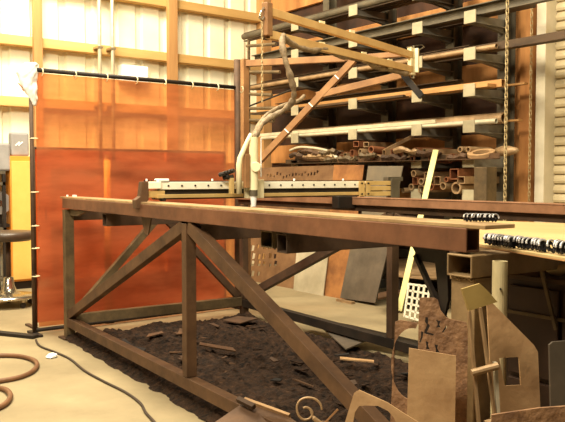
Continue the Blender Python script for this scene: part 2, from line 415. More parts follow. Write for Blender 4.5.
# bag
bg = thing('plastic_bag', at(30, 105, pX(XC)), 'white plastic bag draped over the left top corner of the orange curtain', 'bag')
pb = pX(XC-.0)
bo = MB().loft([(63, 31, 38, .3), (64.5, 23, 39.5, .7), (68, 18.5, 38.5, .9), (74, 17, 37.5, 1), (80, 18, 37, 1), (86, 21, 37.5, .95), (92, 25, 38, .8), (98, 29, 38, .6), (103, 32, 37, .4), (106, 33.5, 36, .2)], pb, .07, 18).build('bag', M_white, bg, smooth=True)
md = bo.modifiers.new('sub', 'SUBSURF'); md.levels = md.render_levels = 2
tx = bpy.data.textures.new('crumple', 'CLOUDS'); tx.noise_scale = .06
md = bo.modifiers.new('crumple', 'DISPLACE'); md.texture = tx; md.strength = .03
m = MB(); fw = V((-CF.x, -CF.y, 0)).normalized()
for k, (x, y) in enumerate(((21.5, 84), (23.5, 86.5), (25, 89.5))):
    p = at(x, y, pb)+fw*.062; d = at(x+2.5, y+3.2, pb)-at(x, y, pb); m.bar(p, p+d*.8, .006, .008, fw)
m.build('printed_mark', M_red, bg)

# ------------------------------------------------------------------ plasma table
TA = V((-5.028, 1.94, 0)); U = V((.99793, -.06434, 0)); W = V((.06434, .99793, 0)); LT = 3.70; WT = 1.42
def T(t, w, z): return TA + U*t + W*w + Z3*z
tb = thing('cutting_table', T(LT/2, WT/2, 0), 'long rusty steel truss-framed plasma cutting table', 'table')
for w, nm, mm, top in ((0, 'beam', M_rustr, .978), (WT, 'beam', M_rearb, .992)):
    hh = .044 if w else .069
    MB().sqtube(T(-.05 if w else 0, w, top-hh/2), T(LT, w, top-hh/2), .056, hh, .006).build(nm, mm, tb, bevel=.004)
MB().bar(T(-.06, .038, .984), T(LT+.065, .038, .984), .125, .012).build('track_bar', M_flat, tb, bevel=.002)
MB().bar(T(-.06, WT+.02, .9955), T(LT+.1, WT+.02, .9955), .10, .006).build('track_bar', M_rearb, tb, bevel=.002)
MB().bar(T(-.06, WT+.012, .928), T(LT, WT+.012, .928), .02, .040).build('beam_web', M_rustd, tb)
# legs
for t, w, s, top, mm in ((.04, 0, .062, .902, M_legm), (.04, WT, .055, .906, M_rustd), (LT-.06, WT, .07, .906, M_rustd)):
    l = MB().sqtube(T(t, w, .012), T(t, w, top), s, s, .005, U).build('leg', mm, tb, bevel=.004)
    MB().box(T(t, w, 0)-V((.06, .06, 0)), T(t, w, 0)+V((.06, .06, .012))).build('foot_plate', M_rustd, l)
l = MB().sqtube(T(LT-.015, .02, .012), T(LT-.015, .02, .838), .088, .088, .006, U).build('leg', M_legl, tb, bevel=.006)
MB().box(T(LT-.015, .02, 0)-V((.08, .08, 0)), T(LT-.015, .02, 0)+V((.08, .08, .012))).build('foot_plate', M_rustd, l)
m = MB()
for k in range(9): m.cyl(T(LT-.055+k*.009, -.026, .836+.004*math.sin(k*2.2)), T(LT-.045+k*.009, -.026, .834+.004*math.cos(k)), .004, 6)
m.build('weld_bead', M_legl, l)
# cross tubes
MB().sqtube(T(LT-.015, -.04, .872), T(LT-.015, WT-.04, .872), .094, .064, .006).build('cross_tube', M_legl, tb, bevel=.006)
for t in (.75, 2.0, 2.72): MB().sqtube(T(t, -.0, .862), T(t, WT-.03, .862), .07, .076, .005).build('cross_tube', M_rustd, tb, bevel=.003)
MB().sqtube(T(.04, .03, .86), T(.04, WT-.03, .86), .05, .07, .005).build('cross_tube', M_rustd, tb, bevel=.003)
# truss members
PM = 1.905
for w, mm, PM in ((0, M_rust, 1.905), (WT, M_rustd, 1.80)):
    MB().sqtube(T(PM, w, .15), T(PM, w, .90 if w == 0 else .906), .055, .05, .004, U).build('post', mm, tb, bevel=.003)
    MB().sqtube(T(.07, w+.002, .17), T(PM-.03, w+.002, .885), .05, .06, .004).build('diagonal_brace', mm, tb, bevel=.003)
    MB().sqtube(T(PM+.03, w+.002, .885), T(LT-.12, w+.002, .17), .05, .06, .004).build('diagonal_brace', mm, tb, bevel=.003)
    MB().sqtube(T(.06, w, .118), T(LT-.1, w, .118), .055, .06, .004).build('bottom_rail', mm if w == 0 else M_black, tb, bevel=.003)
MB().sqtube(T(.03, .03, .13), T(.03, WT-.03, .13), .05, .07, .004).build('bottom_rail', M_legm, tb, bevel=.003)
MB().sqtube(T(.02, .05, .17), T(.02, .69, .83), .045, .05, .004).build('diagonal_brace', M_legm, tb, bevel=.003)
MB().sqtube(T(.02, .73, .83), T(.02, WT-.05, .17), .045, .05, .004).build('diagonal_brace', M_rustd, tb, bevel=.003)
# gussets
g = pV(T(0, .0, 0), T(1, .0, 0))
for t, a, b in ((1.34, .07, .10),):
    p = [T(t-a, .02, .908), T(t+a, .02, .908), T(t+a*.35, .02, .908-b), T(t-a*.25, .02, .908-b)]
    MB().poly([p], (p[0], W), .008).build('gusset', M_rust if t < 2 else M_black, tb)
gp = (T(0, .06, 0), W)
MB().poly([pix([(410, 243), (447, 247), (448, 300), (444, 318), (439, 300), (435, 263), (420, 261)], gp)], gp, .01).build('gusset', M_black, tb)
MB().bar(at(416, 255, gp), at(446, 322, gp), .018, .012).build('strap', M_black, tb)
p = [T(.08, .0, .902), T(.42, .0, .902), T(.22, 0, .862), T(.08, 0, .862)]
MB().poly([p], (p[0], W), .02).build('gusset', M_legm, tb)
q = T(2.62, .05, .86)
MB().sqtube(T(2.56, .03, .866), T(2.56, .35, .866), .09, .07, .005).build('bracket', M_legm, tb, bevel=.004)

# slag bed
m = MB(); nx, ny = 220, 100; R = []
for i in range(nx+1):
    row = []
    for j in range(ny+1):
        t = .02+3.66*i/nx; w = -.05+1.49*j/ny
        e = min(i/6, (nx-i)/6, j/7, (ny-j)/4, 1.0)
        p = T(t, w, 0)
        h = .034+.03*mnoise.fractal(V((p.x*3, p.y*3, 1)), 1, 2, 4)+.030*abs(mnoise.noise(V((p.x*16, p.y*16, 3))))+.020*mnoise.noise(V((p.x*34, p.y*34, 5)))
        eb = max(0, e+.5*mnoise.noise(V((p.x*6, p.y*6, 9)))*(1 if e < 1 else 0))
        row.append(m.bm.verts.new((p.x, p.y, max(-.004, min(h, .07)*min(eb, 1)-.004))))
    R.append(row)
for i in range(nx):
    for j in range(ny): m.f([R[i][j], R[i+1][j], R[i+1][j+1], R[i][j+1]])
tag(m.build('cutting_slag', M_slag), 'dark bed of crumbled cutting slag under the long steel table', 'slag', kind='stuff')
# scraps in the slag
def scrap(pts, z, mm, lab, name='steel_offcut', th=.008, tilt=(0, 0), group=None):
    n = V((tilt[0], tilt[1], 1)).normalized(); c = at(*pts[0], pZ(z)); pl = (c, n)
    return tag(MB().poly([pix(pts, pl)], pl, th).build(name, mm), lab, 'scrap', group)
scrap([(324, 329), (352, 331), (372, 338), (346, 349)], .075, M_plate3, 'grey triangular steel offcut lying in the slag near the back rail')
scrap([(340, 356.5), (374, 360), (374, 361.5), (340, 358.5)], .09, M_tan, 'thin pale strip lying on the dark slag', 'steel_strip')
scrap([(200, 342), (233, 347.5), (236, 351), (199, 344.5)], .08, M_rust, 'brown flat strip lying in the slag behind the middle post', 'steel_strip')
scrap([(124, 338), (134, 346), (146, 348), (144, 351), (132, 349), (122, 340)], .085, M_hole, 'curved black offcut in the slag near the left end of the table')
scrap([(222, 320), (238, 316), (258, 318), (240, 323)], .07, M_rustd, 'flat rusty offcut in the slag below the back left corner')
scrap([(304, 316), (352, 325), (420, 341), (420, 345), (346, 331), (300, 319)], .10, M_black, 'long black plate strip along the back rail', 'steel_strip', .012)
scrap([(180, 356), (190, 352), (198, 358), (186, 362)], .08, M_rustd, 'small square offcut in the slag beside the middle post')
for k in range(46):
    t = random.uniform(.3, 3.4); w = random.uniform(.1, 1.25); p = T(t, w, .055+random.uniform(0, .02)); a = random.uniform(0, 6.3); l = random.uniform(.02, .07); b = random.uniform(.008, .03)
    d = V((math.cos(a), math.sin(a), random.uniform(-.25, .25))); s = V((-math.sin(a), math.cos(a), random.uniform(-.3, .3)))
    pts = [p-d*l-s*b, p+d*l-s*b*.6, p+d*l*.8+s*b, p-d*l*.7+s*b*1.2]
    n = d.cross(s).normalized(); pl = (p, n)
    tag(MB().poly([pts], pl, .006).build('steel_chip', random.choice((M_rustd, M_slag, M_rust, M_hole))), 'small burnt steel chip lying in the dark slag under the table', 'scrap', 'burnt chips in the slag')

# ------------------------------------------------------------------ gantry
for k, (t, w) in enumerate(((-.03, .02), (.0, .05), (.06, .03))):
    p = T(t, w, .990); MB_ = MB(); MB_.bar(p+Z3*.006, p+U*.03+W*.012*(k-1)+Z3*.006, .012, .012)
    tag(MB_.build('chalk_piece', M_white), 'small white chalk piece on the far left corner of the table', 'chalk', 'chalk pieces on the table corner')
G0 = T(1.366, 0, 0); PG = (G0, U)
def G(w, z, u=0): return G0 + W*w + Z3*z + U*u
def gw(px, u=0): return (at(px, 185, (G0+U*u, U))-G0).dot(W)
ga = thing('cutting_gantry', G(.7, .99), 'white bolted cross rail gantry with end brackets spanning the cutting table', 'gantry')
w0 = gw(160); w1 = gw(368); wE = gw(402)
MB().box((0, 0, 0), (0, 0, 0))
def gbox(wa, wb_, za, zb, ua=-.03, ub=0):
    m = MB(); c = [G(w, z, u) for u in (ua, ub) for w in (wa, wb_) for z in (za, zb)]
    v = [m.bm.verts.new(p) for p in c]
    for q in ((0, 1, 3, 2), (4, 6, 7, 5), (0, 4, 5, 1), (2, 3, 7, 6), (0, 2, 6, 4), (1, 5, 7, 3)): m.f([v[i] for i in q])
    return m
gbox(w0-.02, 1.74, 1.0, 1.052, -.07, -.02).build('beam', M_rustd, ga, bevel=.003)
rail = gbox(w0, w1, 1.056, 1.098, -.05, 0).build('rail', M_alu, ga, bevel=.002)
for k in range(18):
    w = w0+.05+k*(w1-w0-.08)/17
    MB().cyl(G(w, 1.077, -.002), G(w, 1.077, .004), .0055, 8).build('bolt', M_black, rail)
gbox(w0-.01, w1, 1.030, 1.0555, -.045, -.012).build('groove', M_black, ga)
gbox(w0-.02, w1+.04, 1.008, 1.029, -.05, .006).build('lower_rail', M_brass, ga, bevel=.002)
gbox(w0, 1.66, 1.0985, 1.104, -.045, -.03).build('cable_strip', M_black, ga)
for px in (148, 214, 296, 345):
    w = gw(px); MB().cyl(G(w, 1.104, -.02), G(w, 1.116, -.02), .006, 8).build('lug', M_white, ga)
# front end
wa, wb2 = gw(141.5), gw(148)
p = [G(wa+.0, 1.10, .01), G(wb2, 1.10, .01), G(wb2, 1.0, .01), G(wb2-.01, .99, .01), G(wb2-.02, .945, .01), G(wa-.035, .955, .01), G(wa-.04, 1.0, .01), G(wa-.01, 1.02, .01)]
MB().poly([[q-W*.0 for q in p]], (p[0], U), .05).build('end_bracket', M_rust, ga, bevel=.003)
gbox(wb2-.005, w0+.005, 1.06, 1.10, -.06, .01).build('motor', M_alu, ga, bevel=.004)
gbox(gw(158), gw(169), 1.100, 1.116, -.05, .006).build('motor_cap', M_white, ga, bevel=.004)
gbox(wb2, w0+.03, 1.012, 1.05, -.05, .0).build('end_plate', M_brass, ga, bevel=.003)
for px in (146, 150, 153, 157): MB().cyl(G(gw(px), 1.10, -.02), G(gw(px), 1.108, -.02), .005, 8).build('bolt', M_black, ga)
MB().cyl(G(gw(163), 1.0, -.03), G(gw(163), 1.0, .02), .010, 10).build('roller', M_black, ga)
# rear end
for z0, z1 in ((1.0, 1.03), (1.036, 1.066), (1.072, 1.10)): gbox(gw(370), gw(391), z0, z1, -.03, .0).build('slide_bar', M_brass, ga, bevel=.002)
m = gbox(gw(331), gw(350), .925, 1.005, .008, .08); m.build('drive_motor', M_black, ga, bevel=.006)
gbox(gw(358), gw(363.5), 1.0, 1.10, .006, .014).build('clamp_plate', M_brass, ga, bevel=.002)
gbox(gw(365), gw(369.5), 1.0, 1.10, .002, .012).build('clamp_plate', M_brass, ga, bevel=.002)
for px in (360.5, 367):
    for z in (1.015, 1.085): MB().cyl(G(gw(px), z, .010), G(gw(px), z, .020), .006, 8).build('bolt', M_black, ga)
gbox(gw(391), gw(399), .985, 1.115, -.05, .01).build('end_bracket', M_grey, ga, bevel=.003)
gbox(gw(389), gw(404), 1.10, 1.128, -.06, -.01).build('drive_block', M_grey, ga, bevel=.003)
# carriage and torch
gc_ = ga
cr = gbox(gw(243), gw(262), 1.00, 1.11, .008, .024).build('torch_carriage', M_cream, gc_, bevel=.002)
PT = (G0+U*.05, U)
def gt(px, py): return at(px, py, PT)
tc = gt(253.5, 170)
def tz(py): return gt(253.5, py).z
MB().rope([gt(251, 134), gt(247, 142), gt(240, 158), gt(239, 165), gt(239, 194)], [.012, .013, .016, .017, .017], 8).build('bent_arm', M_cream, cr, smooth=True)
m = MB(); tx_, ty_ = tc.x, tc.y
m.cyl((tx_, ty_, tz(190)), (tx_, ty_, tz(137)), .026, 16); m.build('torch_body', M_cream, cr, smooth=False)
MB().cyl((tx_, ty_, tz(196)), (tx_, ty_, tz(190)), .024, 16).build('torch_collar', M_grey, cr)
MB().cyl((tx_, ty_, tz(206.5)), (tx_, ty_, tz(196)), .014, 16, .020).build('torch_nozzle', M_white, cr)
f2 = V((-CF.x, -CF.y, 0)).normalized()
c = gt(256, 167); MB().cyl(c, c+f2*.045, .030, 20).build('knob', M_cream, cr, bevel=.004)
MB().bar(gt(246.5, 188), gt(246.5, 154), .03, .03, U).build('slide_block', M_boomd, cr, bevel=.003)
MB().cyl(gt(261, 177), gt(261, 138), .004, 8).build('rod', M_white, cr)
MB().bar(gt(231.5, 194), gt(231.5, 178), .02, .03, U).build('bracket', M_brass, cr, bevel=.002)
m = MB()
for k, (x, y) in enumerate(((222, 175), (225, 174), (228, 173), (231, 172), (226, 178), (230, 178))): m.cyl(gt(x, y)-U*.03, gt(x+3, y-1.5), .013, 8)
m.build('cable_clamp', M_black, cr)

# ------------------------------------------------------------------ boom arm
MX = V((-5.606, 3.85, 0)); EL = at(413, 60, pD(6.05)); TP = at(268, 22, pD(4.7))
bo_ = thing('swing_boom', MX, 'tan jointed swing boom on a brown mast carrying the torch hose above the table', 'boom')
MB().sqtube(MX+Z3*.012, MX+Z3*2.20, .062, .062, .004, Y3).build('mast', M_boomd, bo_, bevel=.004)
MB().box(MX-V((.13, .13, 0)), MX+V((.13, .13, .012))).build('base_plate', M_rustd, bo_)
P1 = pV(MX, EL)
P2 = pV(EL, TP)
def b1(x, y): return at(x, y, P1)
def b2(x, y): return at(x, y, P2)
MB().sqtube(b1(247, 63.5), b1(346, 58.5), .05, .055, .004).build('arm', M_boomd, bo_, bevel=.004)
MB().sqtube(b1(346, 58.5), b1(411, 53.5), .045, .042, .004).build('arm', M_boomd, bo_, bevel=.004)
MB().sqtube(b1(249, 172), b1(354, 60), .05, .055, .004).build('diagonal_brace', M_boomd, bo_, bevel=.004)
MB().sqtube(b1(317, 95.5), b1(402, 75), .045, .055, .004).build('lower_arm', M_boomd, bo_, bevel=.004)
for x, y in ((338, 77.5), (312, 105), (288, 131)):
    MB().bar(b1(x-1.9, y-1.9), b1(x+1.9, y+1.9), .066, .008).build('zip_tie', M_white, bo_)
nrm = P2[1]
for (a, b) in (((268, 11.5), (411, 55)), ((268, 34.5), (411, 69.5))):
    MB().sqtube(b2(*a), b2(*b), .04, .052, .004).build('upper_arm', M_boom, bo_, bevel=.004)
MB().bar(b2(267.2, 36), b2(267.2, 3), .052, .05, P2[1]).build('end_post', M_boomd, bo_, bevel=.004)
m = MB(); m.bar(b2(411.5, 75), b2(411.5, 48), .07, .035, P2[1]); m.build('elbow_bracket', M_cream, bo_, bevel=.004)
MB().bar(b1(418, 73)-P1[1]*.03, b1(418, 49)-P1[1]*.03, .03, .03, P1[1]).build('elbow_plate', M_cream, bo_, bevel=.004)
MB().cyl(b2(413, 78), b2(413, 46), .014, 12).build('elbow_pin', M_chrome, bo_)
MB().rope([b2(407, 47.5), b2(414, 46), b2(422, 45), b2(424, 47), b2(418, 51)], .006, 6).build('pull_loop', M_chrome, bo_)
MB().bar(b1(401, 72), b1(422, 97), .045, .05).build('elbow_strut', M_black, bo_, bevel=.004)
MB().rope([b1(404, 74), b1(412, 82), b1(420, 92)], .012, 6).build('strut_cable', M_wrap, bo_)
for x, y in ((322, 26), (352, 35), (322, 47), (364, 57), (390, 64)):
    MB().bar(b2(x, y-5), b2(x+.3, y+5), .058, .010, P2[1]).build('zip_tie', M_cream, bo_)
# torch hose
hp = []
def dz(x, y, d): return at(x, y, pD(d))
ctrl = [dz(407, 74, 5.98), dz(392, 70, 5.85), dz(378, 68, 5.7), dz(366, 61, 5.56), dz(352, 58, 5.42), dz(338, 55, 5.28), dz(326, 49, 5.16), dz(312, 50, 5.04), dz(298, 47, 4.9), dz(286, 40, 4.74), dz(283, 36, 4.66),
        dz(282.5, 46, 4.62), dz(286, 62, 4.62), dz(291, 78, 4.65), dz(294, 92, 4.7), dz(292, 102, 4.75), dz(284, 110, 4.8), dz(273, 116, 4.8), dz(264, 122, 4.75), dz(258, 130, 4.68), gt(254.5, 137)]
def cr_spline(P, n=5):
    o = []
    for i in range(len(P)-1):
        p0, p1, p2, p3 = P[max(i-1, 0)], P[i], P[i+1], P[min(i+2, len(P)-1)]
        for k in range(n):
            t = k/n
            o.append(.5*((2*p1)+(p2-p0)*t+(2*p0-5*p1+4*p2-p3)*t*t+(3*p1-p0-3*p2+p3)*t**3))
    o.append(P[-1]); return o
pts = cr_spline(ctrl); rr = [.0195+.003*math.sin(i*1.7)+.003*math.sin(i*.6) for i in range(len(pts))]
tag(MB().rope(pts, rr, 9).build('torch_hose', M_wrap, smooth=True), 'dusty wrapped torch hose drooping from the boom to the cutting torch', 'hose')
c2 = [gt(254, 136)+U*.02, dz(258, 126, 4.78), dz(268, 114, 4.9), dz(282, 106, 5.0), dz(298, 101, 5.1), dz(304, 96, 5.2)]
tag(MB().rope(cr_spline(c2), .014, 7).build('torch_cable', M_wrap, smooth=True), 'thin dusty cable looping out above the torch below the hose', 'cable')
# chains
def chain(name, p0, n, pitch, wid, r, lab):
    m = MB()
    for k in range(n):
        c = p0-Z3*(k*pitch); a = (X3 if k % 2 else Y3); rg = []
        for i in range(12):
            t = 2*math.pi*i/12; x = math.cos(t); y = math.sin(t)
            rg.append(c + a*(x*wid) + Z3*(y*wid + (pitch*.36 if y > 0 else -pitch*.36)))
        m.rope(rg, r, 5, True)
    return tag(m.build(name, M_chain, smooth=True), lab, 'chain')
p0 = at(507.5, 0, pY(4.55))
chain('hanging_chain', V((p0.x, p0.y, p0.z+.25)), 74, .030, .0105, .0034, 'long steel chain hanging in front of the rack at the right')
p0 = b2(262, 20)-P2[1]*.0
chain('hanging_chain', V((p0.x, p0.y, p0.z-.02)), 24, .021, .006, .0022, 'short thin chain hanging from the free end of the tan boom')
MB0 = MB().rope([b2(264, 8), b2(260.5, 13), b2(259.5, 18), b2(262.5, 20), b2(264, 17)], .008, 7)
tag(MB0.build('chain_hook', M_chrome, smooth=True), 'small bright hook at the free end of the tan boom', 'hook')
p0 = at(532, 0, pY(5.45))
chain('hanging_chain', V((p0.x, p0.y, p0.z+.25)), 74, .034, .010, .003, 'thin brownish chain hanging in front of the orange door post')
# peg stand behind the mast
q = at(249, 150, pY(4.3)); ps_ = thing('peg_stand', (q.x, q.y, 0), 'thin steel post with side pegs standing between the mast and the rack', 'stand')
MB().bar((q.x, q.y, .012), (q.x, q.y, at(249, 40, pY(4.3)).z), .022, .022, Y3).build('post', M_legm, ps_)
MB().box((q.x-.12, q.y-.12, 0), (q.x+.12, q.y+.12, .012)).build('base_plate', M_rustd, ps_)
for y, x1, y1 in ((46, 276, 44), (72, 280, 72), (107, 296, 88), (108.5, 281, 108), (120, 274, 121), (94, 272, 95)):
    MB().cyl(at(247, y, pY(4.3)), at(x1, y1, pY(4.3)), .009 if y1 == 88 else .016, 8).build('peg', M_black if y1 == 88 else M_legm, ps_)

# ------------------------------------------------------------------ cantilever rack
YT = 5.0; YU = 5.5
rk = thing('steel_rack', (-5.2, 5.5, 0), 'tall grey cantilever rack loaded with bar stock along the back wall', 'rack')
CXS = [-6.32, -5.40, -4.56, -3.96-.02]
ROWS = [.97, 1.26, 1.55, 1.85, 2.15, 2.455, 2.76]
for x in CXS:
    m = MB(); m.sweep((x-.0, YU, 0), (x, YU, 3.3), [(-.05, -.06), (.05, -.06), (.05, -.05), (.008, -.05), (.008, .05), (.05, .05), (.05, .06), (-.05, .06), (-.05, .05), (-.008, .05), (-.008, -.05), (-.05, -.05)], None, Y3)
    m.build('upright', M_grey, rk)
    m = MB().box((x-.06, YT+.05, 0), (x+.06, YU-.062, .08)); m.build('base_arm', M_arm, rk, bevel=.004)
    for z in ROWS:
        m = MB()
        pr = [(x, YU-.061, z+.03), (x, YT+.006, z+.01), (x, YT+.006, z-.045), (x, YT+.06, z-.045), (x, YU-.061, z-.09)]
        m.poly([[V(p)-X3*.02 for p in pr]], (V((x-.02, 0, 0)), X3), -.04)
        m.box((x-.052, YT+.006, z-.052), (x+.052, YU-.061, z-.044))
        ar = m.build('arm', M_arm, rk)
        MB().box((x-.06, YT-.006, z-.052), (x+.06, YT+.0055, z+.052)).build('end_plate', M_tip, ar, bevel=.003)
for z in (.35, 3.15): MB().box((CXS[0], YU+.062, z-.04), (CXS[-1], YU+.08, z+.04)).build('tie_bar', M_grey, rk)

def xAt(px, Y): return at(px, 150, pY(Y)).x
def stock(row, Y, kind, r, x0, x1, mm, lab, dzv=0, name=None):
    z = ROWS[row]+.012+.04*(Y-YT)+dzv
    m = MB()
    a = V((x0, Y, z)); b = V((x1, Y, z))
    if kind == 'pipe': m.pipe(a+Z3*r, b+Z3*r, r, r*.8, 16); nm = 'steel_pipe'
    elif kind == 'tube': m.sqtube(a+Z3*r, b+Z3*r, 2*r, 2*r, .004); nm = 'square_tube'
    elif kind == 'channel': m.channel(a+Z3*r, b+Z3*r, r*1.3, 2*r, .008); nm = 'steel_channel'
    elif kind == 'angle': m.angle(a, b, r*1.6, 2*r, .007); nm = 'angle_iron'
    else: m.bar(a+Z3*r*.25, b+Z3*r*.25, 2*r, r*.5); nm = 'flat_bar'
    o = m.build(name or nm, mm, smooth=False)
    return tag(o, lab, 'bar stock')
E1 = -4.0
# row 6 (top)
stock(6, 5.07, 'pipe', .035, -7.4, -4.1, M_grey, 'grey pipe on the top rack row, nearest the front')
stock(6, 5.17, 'channel', .05, -7.5, -3.8, M_dgrey, 'dark channel behind the grey pipe on the top rack row')
stock(6, 5.30, 'tube', .045, -7.3, -4.3, M_dgrey, 'dark square tube at the back of the top rack row')
# row 5
stock(5, 5.07, 'channel', .045, -7.2, -2.9, M_grey, 'long grey channel on the second rack row running past the door')
stock(5, 5.16, 'flat', .05, -7.1, -3.5, M_dgrey, 'dark flat bar behind the long grey channel on the second rack row')
stock(5, 5.28, 'channel', .06, -7.3, -4.2, M_dgrey, 'dark channel at the back of the second rack row')
# row 4
stock(4, 5.05, 'pipe', .022, -7.3, -3.75, M_tube, 'thin tan pipe at the front of the third rack row')
stock(4, 5.11, 'tube', .03, -7.3, -2.8, M_dgrey, 'dark square tube on the third rack row reaching across the door')
stock(4, 5.19, 'pipe', .03, -7.3, -2.7, M_grey, 'grey pipe on the third rack row reaching across the door')
stock(4, 5.30, 'channel', .055, -7.3, -4.2, M_dgrey, 'dark channel at the back of the third rack row')
# row 3
stock(3, 5.06, 'flat', .04, -7.2, -4.75, M_dgrey, 'dark flat bar at the front left of the fourth rack row')
stock(3, 5.06, 'flat', .055, -4.70, -3.80, M_tanbar, 'tan timber-coloured bar at the front right of the fourth rack row')
stock(3, 5.15, 'tube', .03, -7.2, -3.75, M_tanbar, 'tan square tube on the fourth rack row behind the flat bars')
stock(3, 5.28, 'channel', .06, -7.0, -4.3, M_dgrey, 'dark channel at the back of the fourth rack row')
# row 2
stock(2, 5.05, 'pipe', .018, -7.0, -4.05, M_silver, 'thin bright pipe at the front of the fifth rack row')
stock(2, 5.10, 'pipe', .022, -5.0, -3.78, M_silver, 'bright pipe beside the front pipe on the fifth rack row')
stock(2, 5.23, 'pipe', .048, -6.6, -3.80, M_tube, 'thick pipe with an open end on the fifth rack row')
stock(2, 5.07, 'angle', .018, -7.2, -4.4, M_silver, 'bright angle iron stacked on the thin bright pipe of the fifth rack row', .037)
stock(2, 5.30, 'channel', .05, -7.0, -4.3, M_dgrey, 'dark channel at the back of the fifth rack row')
# short bars ends at the right of the rack
for k, (row, Y, z, lab) in enumerate(((3, 5.36, 0, 'short rusty bar end sticking out right of the fourth rack row'), (2, 5.36, 0, 'short rusty bar end sticking out right of the fifth rack row'))):
    stock(row, Y, 'flat', .03, -4.3, -3.68-.05*k, M_tanbar, lab, .02)
# loose tubes, ends to the front
def loose(px, py, r, kind, mm, L=.45, Y=4.97, lab=None, group=None, tilt=0, yaw=0):
    r *= 1.15
    c = at(px, py, pY(Y)); d = V((math.sin(yaw), math.cos(yaw), tilt)).normalized(); e = c+d*L
    m = MB()
    if kind == 'pipe': m.pipe(c, e, r, r*.72, 16)
    else: m.sqtube(c, e, 2*r, 2*r*(.8 if kind == 'rect' else 1), r*.18)
    o = m.build('pipe_offcut' if kind == 'pipe' else 'tube_offcut', mm)
    return tag(o, lab, 'offcut', group)
GA = ('rusty tube offcut lying end-on in the pile on the lowest rack row', 'offcuts on the lowest rack row')
GB = ('rusty tube offcut lying end-on in the pile on the second lowest rack row', 'offcuts on the second lowest rack row')
loose(413.5, 173.5, .027, 'pipe', M_tube, .5, lab='upper left pale pipe offcut in the pile on the lowest rack row')
loose(454, 174, .040, 'sq', M_tuber, .42, lab='reddish square tube offcut at the top of the lowest rack pile')
loose(461, 180, .034, 'rect', M_tube, .5, lab='brown tube offcut at the right of the lowest rack pile')
loose(437, 180.5, .032, 'sq', M_tube, .5, lab='square tube offcut in the middle of the lowest rack pile')
loose(443, 186, .029, 'pipe', M_tube, .5, lab='pale pipe offcut low in the middle of the lowest rack pile')
o_ = loose(456, 188, .045, 'pipe', M_tube, .4, lab='thick capped pipe offcut at the bottom right of the lowest rack pile')
for k, (x, y, r, kd) in enumerate(((415, 181, .028, 'sq'), (421, 181.5, .026, 'pipe'), (411, 187, .026, 'pipe'), (431, 187, .026, 'pipe'), (421, 189, .026, 'sq'), (427, 175.5, .028, 'sq'), (446, 179.5, .02, 'pipe'), (403, 190.5, .022, 'pipe'))):
    loose(x, y, r, kd, M_tube if k % 3 else M_tuber, .45, 4.98, *GA, yaw=random.uniform(-.1, .1))
for k, (x, y, r, kd, mm) in enumerate(((394, 152.5, .036, 'rect', M_tuber), (406, 154, .034, 'rect', M_tube))):
    loose(x, y, r, kd, mm, .4, lab='%s square tube offcut right of centre on the second lowest rack row' % ('reddish' if k == 0 else 'tan'))
for k, (x, y, r, kd) in enumerate(((371, 149.5, .03, 'pipe'), (360, 152, .03, 'pipe'), (372, 156.5, .026, 'pipe'), (378, 158, .028, 'pipe'), (352, 153, .028, 'sq'), (345, 156, .028, 'sq'), (338, 158, .028, 'sq'), (334, 161.5, .026, 'sq'), (356, 144, .03, 'rect'), (366, 144.5, .026, 'rect'), (390, 158, .024, 'pipe'), (384, 153, .026, 'sq'), (416, 150, .024, 'rect'), (424, 151, .024, 'rect'), (431, 158, .024, 'sq'), (440, 157, .022, 'pipe'), (451, 157, .024, 'sq'), (361, 159, .026, 'sq'), (349, 161, .026, 'sq'), (399, 159.5, .022, 'pipe'), (412, 159, .022, 'sq'))):
    loose(x, y, r, kd, M_tube if k % 2 else M_tuber, .45, 4.98+.02*(k % 2), *GB, yaw=random.uniform(-.25, .25), tilt=random.uniform(-.03, .03))
for k, (x, y) in enumerate(((460, 149.5), (468, 149.5))):
    c = at(x, y, pY(4.97)); m = MB(); m.pipe(c, c+Y3*.3, .026, .017, 12); tag(m.build('pipe_offcut', M_tube), '%s of two small pipe ends on the second lowest row beside the tan ring' % ('left' if k == 0 else 'right'), 'offcut')
# rounded tan ring and curved strips on the right
c = at(481, 152, pY(5.0)); ax = V((.8, .4, .05)).normalized(); ay = V((-.3, .75, .35)).normalized()
pl = (c, ax.cross(ay).normalized())
tag(MB().poly([circ(c, .075, ax, ay, 28, 1.5), circ(c, .045, ax, ay, 28, 1.5)], pl, .03).build('steel_ring', M_tan), 'tan oval steel ring lying on the rack beside the long chain', 'ring')
m = MB().loft([(146, 502, 509, .4), (148, 496, 517, .8), (151, 493, 519, 1), (154, 495, 515, .8), (156, 500, 508, .4)], pY(5.1), .12)
tag(m.build('cloth_rag', M_tube, smooth=True), 'brownish rag lying on the rack just behind the long chain', 'rag')
for k, (x0, x1, y, r) in enumerate(((286, 345, 166, .03), (345, 402, 164.5, .035), (402, 446, 162.5, .03), (446, 500, 161, .03))):
    a = at(x0, y, pY(5.0)); b = at(x1, y, pY(5.0)); b.z = a.z = ROWS[1]+.012
    tag(MB().angle(a, V((b.x, b.y, a.z)), .09, .05, .006).build('angle_iron', M_rust if k % 2 else M_dgrey), ('leftmost', 'second from left', 'third from left', 'rightmost')[k]+' of four short angle irons on the second lowest rack row', 'bar stock')
